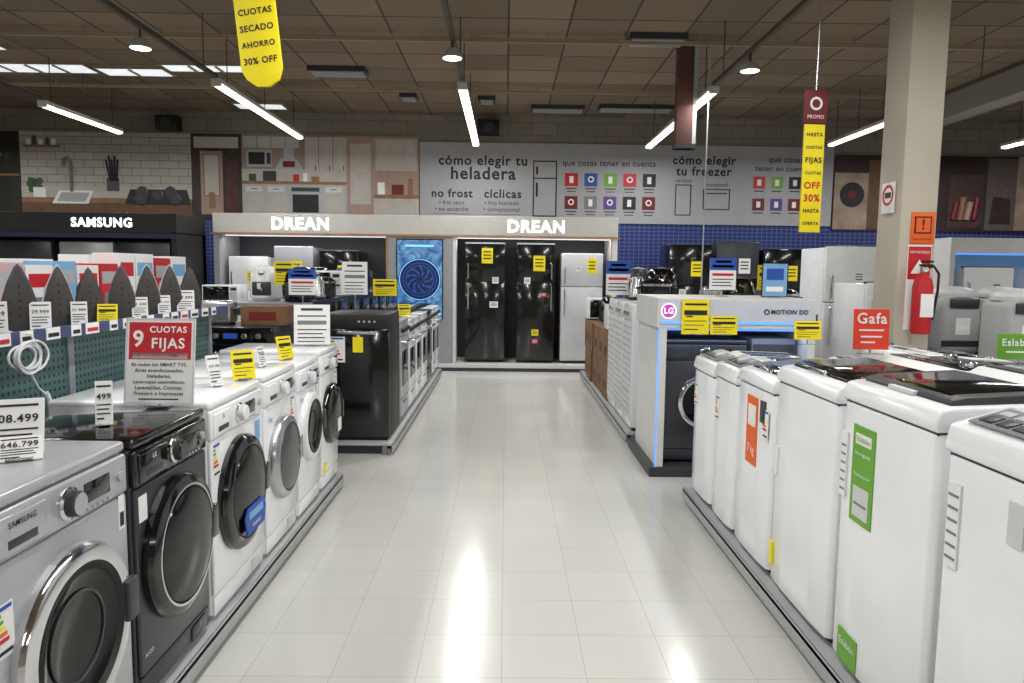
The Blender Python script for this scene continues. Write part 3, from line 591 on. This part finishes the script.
# ---------------- brand display at the back ----------------
DW=mat('display_white',(210,210,208),.4); DG=mat('display_grey',(150,154,156),.5); DIN=mat('display_inner',(52,56,62),.6)
DF=10.28
WTRIM=mat('display_wood_trim',(165,125,88),.5,noise=.15)
FASC=mat('display_fascia',(186,184,178),.45)
LED=mat('led_white',(245,250,255),.5,em=2.6); LEDS=mat('led_strip',(240,245,255),.5,em=1.2)
b=B()
b.box(-4.13,1.58,DF-.02,DF+.85,1.93,2.2,FASC,.006)
b.box(-4.16,1.6,DF-.025,DF+.85,1.905,1.93,WTRIM)
b.box(-4.13,-4.05,DF,DF+.85,0,1.91,DG); b.box(1.5,1.58,DF,DF+.85,0,1.91,DW); b.box(1.49,1.5,DF-.01,DF+.02,0,1.91,WTRIM)
b.box(-1.69,-.72,DF,DF+.2,0,1.905,DG); b.box(-1.7,-1.67,DF-.01,DF+.21,0,1.905,WTRIM); b.box(-.75,-.71,DF-.01,DF+.3,0,1.905,DW)
b.box(-4.05,1.5,DF+.78,DF+.85,0,1.91,DIN)
b.box(-4.13,1.58,DF-.06,DF+.85,0,.1,DW,.004); b.box(-4.13,1.58,DF-.065,DF-.06,0,.05,DGREY)
b.box(-.7,1.49,DF+.1,DF+.14,1.89,1.9,LEDS); b.box(-4.0,-1.72,DF+.1,DF+.14,1.89,1.9,LEDS)
for x in (-2.9,.42): b.text('DREAN',x,DF-.022,2.055,.2,LED,width=.8,bold=.03)
b.done('brand_display_stand',smooth=False)
for x0,x1 in ((-.7,1.49),(-4.0,-1.72)):
    l=bpy.data.lights.new('display_strip_light','AREA'); l.shape='RECTANGLE'; l.size=x1-x0; l.size_y=.04; l.energy=7
    lo=bpy.data.objects.new('display_strip_light',l); lo.location=((x0+x1)/2,DF+.12,1.875); lo.rotation_euler=(.4,0,0); sc.collection.objects.link(lo)
m,nt,p=nmat('screen_blue'); L=nt.links.new
tc=nt.nodes.new('ShaderNodeTexCoord'); gr=nt.nodes.new('ShaderNodeTexNoise'); gr.inputs['Scale'].default_value=5; gr.inputs['Distortion'].default_value=2
rp=nt.nodes.new('ShaderNodeValToRGB'); rp.color_ramp.elements[0].position=.35; rp.color_ramp.elements[1].position=.7; rp.color_ramp.elements[0].color=lin((30,90,165)); rp.color_ramp.elements[1].color=lin((130,190,232))
L(tc.outputs['Object'],gr.inputs['Vector']); L(gr.outputs['Fac'],rp.inputs['Fac']); L(rp.outputs['Color'],p.inputs['Emission Color']); p.inputs['Base Color'].default_value=(.01,.01,.01,1); p.inputs['Emission Strength'].default_value=.8
SB1=mat('screen_navy',(10,24,62),.4,em=.6); SB2=mat('screen_cyan',(120,190,240),.4,em=.8); SB3=mat('screen_mid',(28,72,145),.4,em=.6)
b=B(); b.box(-.33,.33,-.03,0,-.57,.57,BLACK,.004); b.box(-.315,.315,-.033,-.03,-.555,.555,m)
b.lathe((0,-.033,.0),(0,-1,0),[(.3,0),(.3,.002),(0,.002)],SB1,48)
for r in (.29,.24,.2): b.lathe((0,-.035,.0),(0,-1,0),[(r,0),(r,.002),(r-.01,.002),(r-.01,0)],SB2 if r==.29 else SB3,48)
for k in range(9):
    a=k*PI*2/9; 
    def pt(r,da): return (r*math.cos(a+da),r*math.sin(a+da))
    b.prism([pt(.03,0),pt(.1,.25),pt(.18,.7),pt(.19,.95),pt(.13,.62),pt(.06,.3)],'Y',-.037,-.035,SB3)
b.box(-.3,.3,-.034,-.033,-.5,-.47,SB2); b.box(-.2,.2,-.034,-.033,.46,.49,SB2); b.done('video_screen',(-1.22,DF-.004,1.3),smooth=False)
fridge((-.3,DF+.45,.1),0,w=.58,body=BLACK,tags=[(.03,1.55,.16,.22,YEL),(.15,1.2,.09,.09,PAPER),(.13,.85,.12,.09,PAPER)],side=-1)
fridge((.43,DF+.45,.1),0,w=.55,body=BLACK,tags=[(.05,1.45,.17,.22,YEL),(-.12,1.2,.09,.09,PAPER),(.12,1.0,.08,.06,RED),(.0,.45,.1,.09,YEL),(.0,.32,.09,.07,RED)],side=1)
fridge((1.1,DF+.45,.1),0,w=.6,h=1.6,body=mat('fridge_silver',(200,202,206),.3,.15),split=.7,tags=[(.14,1.42,.13,.22,YEL),(-.05,1.38,.06,.07,PAPER)],side=-1)
for i,(x,m2,h) in enumerate([(-3.7,WHITE,1.5),(-3.05,SILV,1.65),(-2.4,BLACK,1.6)]):
    fridge((x,DF+.45,.1),0,w=.56,h=h,body=m2,tags=[(.05,h-.3,.14,.18,YEL)])
b=B(); b.box(-3.9,-2.1,DF-1.3,DF-.7,0,.95,DW,.01); b.box(-3.9,-2.1,DF-1.31,DF-1.3,.85,.95,NAVY); b.done('display_counter')
for i,x in enumerate((-3.6,-3.1,-2.6)): [micro,airfryer,cooker][i](x,DF-1.0,.95)

# ---------------- far left display ----------------
b=B(); b.box(-8.2,-4.25,9.4,10.3,1.86,2.12,BLACKM,.005); b.box(-8.2,-4.25,10.2,10.3,0,1.88,NAVY); b.box(-4.32,-4.25,9.4,10.3,0,1.88,BLACKM)
b.box(-8.2,-4.25,9.39,9.4,1.8,1.86,NAVY); b.text('SAMSUNG',-5.2,9.393,1.99,.18,LED,width=.78,bold=.03); b.done('brand_display_stand',smooth=False)
for x,m2 in ((-4.75,INOX),(-5.5,SILV),(-6.3,INOX),(-7.1,SILV)): fridge((x,9.85,0),0,w=.7,h=1.75,body=m2,tags=[(.1,1.4,.14,.2,YEL)])
b=B(); b.box(-7.5,-3.0,7.0,7.7,0,1.0,DW,.01); b.box(-7.5,-3.0,6.99,7.0,.9,1.0,NAVY); b.done('display_counter')
for i,x in enumerate([-7.0,-6.4,-5.8,-5.2,-4.6,-4.0,-3.4]):
    [airfryer,micro,cooker,kettle][i%4](x,7.35,1.0)

# ---------------- hanging banners ----------------
b=B(); 
bp=[(-.115,0.1),(-.09,.05),(-.04,.01),(.03,0),(.09,.03),(.115,.09),(.115,1.0),(-.115,1.0)]
b.prism(bp,'Y',-.01,.01,YEL,.003)
for i,t in enumerate(['30% OFF','AHORRO','SECADO','CUOTAS','LAVADO','CUOTAS','PROMO','AHORRO']): b.text(t,0,-.012,.14+i*.085,.08,INK,width=.19,bold=.03); 
b.tube([(-.09,0,.98),(-.09,0,1.47)],.003,STEEL,6); b.tube([(.09,0,.98),(.09,0,1.47)],.003,STEEL,6)
b.done('hanging_banner',(-1.31,4.0,2.41),rot=(0,math.radians(-6),math.radians(-8)))
b=B(); b.box(-.075,.075,-.008,.008,0,.74,YEL,.002); b.box(-.085,.085,-.008,.008,.75,.97,DRED,.002); b.lathe((0,-.009,.88),(0,-1,0),[(.045,0),(.045,.002),(.03,.002),(.03,0)],INKW,24); b.text('PROMO',0,-.01,.79,.03,INKW,width=.12)
for i,t in enumerate(['OFERTA','HASTA','30%','OFF','CUOTAS','FIJAS','CUOTAS','HASTA']): b.text(t,0,-.01,.06+i*.087,.06,RED if i in(2,3) else INK,width=.12,bold=.03)
b.tube([(0,0,.97),(0,0,2.15)],.003,STEEL,6); b.done('hanging_banner',(2.13,5.1,1.74),6)
b=B(); b.box(-.09,.09,-.06,.06,0,1.1,mat('column_brown',(96,62,58),.8,noise=.15),.008); b.box(.09,.13,-.06,.06,0,1.1,LGREY); b.box(-.1,.14,-.07,.07,0,.05,DGREY); b.done('ceiling_duct',(1.93,8.1,2.8))
b=B(); b.tube([(0,0,0),(0,0,ZC)],.008,LGREY,8); b.box(-.08,.08,-.08,.08,0,.01,STEEL); b.done('support_pole',(2.16,7.95,0))

# ---------------- right row of top loaders ----------------
platform('display_platform',1.13,2.62,.7,4.42,-1)
XR=1.16
def re(y0,y1,**k):
    return top_loader((XR+.3,(y0+y1)/2,.1),-90,w=y1-y0-.02,**k)
def exA(b,f,w,h):
    b.box(-w/2+.035,-w/2+.085,f-.003,f+.004,.6,.82,PAPER)
    for i in range(6): b.box(-w/2+.04,-w/2+.08,f-.0045,f-.003,.62+i*.033,.627+i*.033,MGREY)
    b.box(-w/2+.04,-w/2+.12,f-.004,f+.004,.08,.2,YEL); b.box(-w/2+.05,-w/2+.1,f-.005,f-.004,.1,.12,INK)
    b.box(w/2-.29,w/2-.24,f-.004,f+.004,.74,.84,OFFW); b.box(w/2-.2,w/2-.05,f-.004,f+.004,.42,.75,RED); b.box(w/2-.19,w/2-.06,f-.005,f-.004,.5,.6,INK)
def exB(b,f,w,h):
    b.box(-w/2+.02,-w/2+.06,f-.003,f+.015,.6,.82,PAPER)
    for i in range(6): b.box(-w/2+.025,-w/2+.055,f-.0045,f-.003,.62+i*.03,.627+i*.03,MGREY)
    b.box(-w/2+.1,-w/2+.24,f-.003,f+.004,.54,.86,GREEN); b.box(-w/2+.12,-w/2+.22,f-.0045,f-.003,.8,.835,PAPER); b.box(-w/2+.12,-w/2+.22,f-.0045,f-.003,.56,.66,OFFW); b.box(-w/2+.13,-w/2+.21,f-.0055,f-.0045,.6,.608,MGREY)
    b.text('Eslabón',-w/2+.17,f-.0055,.817,.03,GREEN,width=.08); b.text('Ultra Agitador',-w/2+.17,f-.005,.77,.03,INKW,width=.1); b.text('Clasificación A+',-w/2+.17,f-.005,.7,.03,INKW,width=.1)
    b.box(-w/2+.07,-w/2+.2,f-.003,f+.004,.04,.15,GREEN); b.text('Eslabón',-w/2+.135,f-.005,.11,.03,INKW,width=.1)
def exC(b,f,w,h):
    b.box(-w/2+.02,-w/2+.05,f-.003,f+.01,.1,.2,YEL); b.box(-w/2+.03,-w/2+.06,f-.003,f+.01,.5,.62,PAPER)
def exD(b,f,w,h):
    b.box(-w/2+.16,-w/2+.3,f-.003,f+.004,.46,.78,ORANGE); b.box(-w/2+.18,-w/2+.28,f-.0045,f-.003,.64,.74,PAPER); b.text('7 kg',-w/2+.23,f-.0045,.53,.03,INKW,width=.09)
    b.box(-w/2+.33,-w/2+.39,f-.003,f+.004,.68,.78,DGREY); energy(b,w/2-.06,f,.68)
def exE(b,f,w,h): energy(b,-w/2+.08,f,.62)
re(.72,1.27,body=WHITE,lid=OFFW,console='front',h=.97)
re(1.29,1.86,body=WHITE,lid=OFFW,console='front',h=.975,extra=exA)
re(1.88,2.44,body=WHITE,lid=DGREY,console='rear',h=1.01,extra=exB)
re(2.46,3.04,body=WHITE,lid=BLACK,console='rear',h=.98,extra=exC)
re(3.06,3.54,body=WHITE,lid=BLACK,console='rear',h=.91,extra=exD)
re(3.56,3.94,body=WHITE,lid=LGREY,console='front',h=.87,extra=exE)
re(3.96,4.38,body=WHITE,lid=OFFW,console='front',h=.85,extra=exE)
for i,(y0,y1) in enumerate([(1.0,1.6),(1.62,2.2),(2.22,2.8),(2.82,3.4),(3.42,3.95)]):
    top_loader((2.27,(y0+y1)/2,.1),90,w=y1-y0-.02,d=.58,h=.93,lid=[BLACK,DGREY,BLACK,BLACK,OFFW][i],body=WHITE if i!=2 else WHITE2)
sign('brand_sign',1.54,3.0,1.135,.15,.17,GAFA,[('t','Gafa',0,.76,.84,INKW),('r',-.35,.35,.46,.5,INKW),('r',-.3,.3,.3,.34,INKW),('r',-.3,.1,.16,.2,INKW)],0,-4,stand=.02)
sign('brand_sign',2.42,3.35,1.06,.2,.12,GREEN,[('t','Eslabón',0,.65,.8,INKW),('r',-.3,.3,.25,.32,INKW)],0,-4,stand=.02)
price(1.8,4.25,1.06,.16,.11,'799.999',0,True,-5,stand=.03)

# ---------------- island display ----------------
GLOWB=mat('led_blue',(90,145,240),.5,em=1.1); LWH=mat('lightbox_white',(200,206,218),.4)
b=B(); b.box(1.03,2.2,4.98,5.85,0,.07,DGREY,.004); b.box(1.06,2.17,5.0,5.8,1.06,1.27,DW,.004); b.box(1.08,2.15,4.994,5.0,1.09,1.255,LWH)
b.box(1.08,1.13,5.0,5.8,.07,1.06,DW); b.box(1.072,1.08,5.0,5.02,.07,1.06,GLOWB); b.box(2.12,2.17,5.0,5.8,.07,1.06,DW); b.box(1.13,2.12,5.76,5.8,.07,1.06,mat('panel_blue_white',(170,195,235),.4))
b.box(1.13,2.12,5.01,5.03,1.045,1.06,GLOWB); b.box(1.08,2.15,4.992,4.994,1.09,1.11,GLOWB)
b.lathe((1.135,4.994,1.18),(0,-1,0),[(.048,0),(.048,.004),(0,.005)],mat('logo_magenta',(165,50,150),.4,em=.9),32); b.lathe((1.135,4.99,1.18),(0,-1,0),[(.054,0),(.054,.001),(.047,.001),(.047,0)],LEDS,32); b.text('LG',1.135,4.986,1.18,.055,LEDS,bold=.02)
b.text('MOTION DD',1.98,4.99,1.18,.05,INK,width=.26,bold=.03); b.lathe((1.82,4.994,1.18),(0,-1,0),[(.02,0),(.02,.002),(.012,.002),(.012,0)],INK,20); b.done('brand_display_stand',smooth=False)
l=bpy.data.lights.new('island_led','AREA'); l.shape='RECTANGLE'; l.size=.95; l.size_y=.03; l.energy=1.5; l.color=(.5,.65,1)
lo=bpy.data.objects.new('island_led',l); lo.location=(1.62,5.05,1.04); sc.collection.objects.link(lo)
front_loader((1.44,5.42,.07),0,w=.6,d=.6,h=.9,body=INOX,ring=CHROME,style='dome',panel=DGREY,R=.2,zc=.45)
b=B(); b.box(1.78,2.1,5.15,5.7,.07,.98,MGREY,.01); b.box(1.79,2.09,5.14,5.15,.12,.94,DGREY,.005); b.box(1.82,1.84,5.12,5.14,.4,.8,STEEL,.004); b.done('dishwasher')
price(1.32,4.98,1.02,.19,.24,'OFERTA',0,True,0,stand=0) ; price(1.52,4.98,1.02,.19,.13,'799.999',0,True,0)
sign('promo_sign',1.64,5.45,1.32,.2,.24,PAPER,BLSIGN,0,0,stand=.048); sign('promo_sign',1.98,5.3,1.28,.18,.24,LBLUE,[('r',-.35,.35,.5,.85,BLUE),('r',-.35,.35,.15,.3,INKW)],0,0,stand=.008,frame_m=BLACK)
platform('display_platform',1.02,1.75,5.95,9.7,-1)
def heater(loc,rz,w=.44,h=1.1):
    b=B(); d=.5; f=-d/2
    b.box(-w/2,w/2,f,d/2,.03,h,WHITE,.012,3); b.box(-w/2+.02,w/2-.02,f-.006,f,h-.14,h-.04,OFFW,.004); b.box(-w/2+.01,w/2-.01,f-.004,f,.1,h-.16,OFFW,.004)
    for i in range(14): b.box(-w/2+.04,w/2-.04,f-.009,f-.004,.16+i*.055,.17+i*.055,LGREY)
    for i in range(3): b.cyl((-.1+i*.1,f-.006,h-.09),(0,-1,0),.02,.015,CHROME,16)
    b.box(-w/2+.03,w/2-.03,f+.03,d/2-.03,0,.03,BLACKM); b.done('gas_heater',loc,rz)
for i in range(3): heater((1.31,6.2+i*.46,.1),-90,h=1.08)
random.seed(5)
for i in range(5):
    for j in range(2):
        yy=7.6+i*.44; b=B(); hh=.36; o=random.uniform(-.015,.015)
        b.box(-.21+o,.21+o,-.205,.205,0,hh,CARD,.004); b.box(-.212+o,-.21+o,-.1,.1,.1,.2,mat('carton_print',(70,48,36),.7)); b.box(-.03+o,.03+o,-.207,.207,hh-.02,hh+.001,WOOD); b.box(-.13+o,.13+o,-.207,-.205,.1,.24,mat('carton_print',(70,48,36),.7)); b.done('cardboard_box',(1.27,yy,.1+j*(hh+.003)),smooth=False)
for i,yy in enumerate([7.6,8.04,8.48,8.92,9.36]): [micro,cooker,toaster,airfryer,micro][i](1.3,yy,.83)
cooker(1.3,6.2,1.18); airfryer(1.42,6.6,1.18,BLACK); kettle(1.25,6.85,1.18); airfryer(1.3,7.15,1.18,DGREY)
sign('promo_sign',1.1,7.05,1.22,.24,.33,PAPER,BLSIGN,0,0,stand=.038)
k=0
for x,m2,h in [(2.7,BLACK,1.85),(3.4,INOX,1.9),(4.1,BLACK,1.8),(4.75,SILV,1.8),(5.4,WHITE,1.75),(6.1,SILV,1.85),(6.8,WHITE,1.7),(7.5,INOX,1.85)]:
    fridge((x,10.9,0),0,w=.62,h=h,body=m2,tags=[(.1,h-.35,.17,.22,YEL if k%2==0 else PAPER),(-.1,h-.7,.1,.1,PAPER)]); k+=1
for x,y2,w,h,m2 in [(3.4,7.4,.5,1.72,WHITE2),(3.25,6.3,.46,1.38,WHITE)]:
    fridge((x,y2,0),0,w=w,h=h,body=m2,tags=[(.08,h-.3,.1,.12,PAPER)])
b=B(); b.box(1.9,2.7,6.2,7.8,0,1.1,DW,.01); b.box(1.9,2.7,6.19,6.2,1.0,1.1,NAVY); b.done('display_counter')
for i,(x,y2) in enumerate([(2.1,6.5),(2.5,6.5),(2.15,7.0),(2.5,7.1),(2.2,7.6),(2.5,7.6)]): [airfryer,cooker,kettle,airfryer,toaster,cooker][i](x,y2,1.1)
price(2.3,6.3,1.3,.2,.22,'OFERTA',0,True,0,stand=.2)
b=B(); b.box(3.55,5.2,4.6,6.6,.72,.76,SH); b.box(3.55,5.2,4.59,4.6,.7,.78,NAVY)
for x in(3.6,4.3,5.15):
    for yy in(4.65,6.55): b.box(x-.03,x+.03,yy-.03,yy+.03,0,.72,SH)
b.box(3.6,5.15,4.65,6.55,.1,.13,SH); b.done('display_table',smooth=False)
def spin(x,y,z,m=LGREY):
    b=B(); b.box(-.17,.17,-.17,.17,.03,.52,m,.06,4); b.lathe((0,0,.51),(0,0,1),[(.165,0),(.168,.03),(.15,.06),(.09,.085),(0,.09)],OFFW if m!=MGREY else DGREY,32); b.box(-.12,.12,-.19,-.16,.42,.5,DGREY,.01); b.box(-.06,.06,-.173,-.168,.2,.34,RED if m==MGREY else PAPER); b.box(-.05,.05,-.175,-.172,.24,.27,INKW)
    b.box(-.13,.13,-.13,.13,0,.04,BLACKM); b.box(-.171,.171,-.1735,-.169,.1,.15,DGREY); b.done('spin_dryer',(x,y,z))
for x,y2 in [(3.8,6.1),(3.78,5.3),(4.2,6.1),(4.15,5.3),(4.6,6.1),(4.55,5.3),(4.95,5.3),(5.0,6.1)]: spin(x,y2,.76,LGREY if x<3.79 else (MGREY if y2<6 else LGREY))
b=B(); b.box(5.3,8.6,8.6,9.2,1.72,1.9,DW); b.box(5.3,8.6,9.1,9.2,0,1.72,mat('panel_cyan',(110,150,190),.4,em=.25)); b.box(5.3,5.36,8.6,9.2,0,1.72,DW); b.box(5.3,8.6,8.6,9.2,0,.1,DW); b.box(5.4,8.5,8.66,8.7,1.7,1.72,GLOWB); b.done('brand_display_stand',smooth=False)
for x in(5.8,6.6,7.4): fridge((x,8.85,.1),0,w=.6,d=.45,h=1.45,body=WHITE,tags=[(.1,1.2,.12,.16,PAPER)])

# ---------------- world & camera ----------------
w=bpy.data.worlds.new('World'); sc.world=w; w.use_nodes=True; w.node_tree.nodes['Background'].inputs[0].default_value=(.5,.5,.5,1); w.node_tree.nodes['Background'].inputs[1].default_value=.3
cam=bpy.data.cameras.new('camera'); cam.sensor_width=36; cam.lens=25.3; cam.clip_start=.05
co=bpy.data.objects.new('camera',cam)
R=Matrix.Rotation(math.radians(-.55),4,'Z')@Matrix.Rotation(math.radians(90-5.67),4,'X')@Matrix.Rotation(math.radians(.7),4,'Z')
co.matrix_world=Matrix.Translation((0,0,1.45))@R
sc.collection.objects.link(co); sc.camera=co
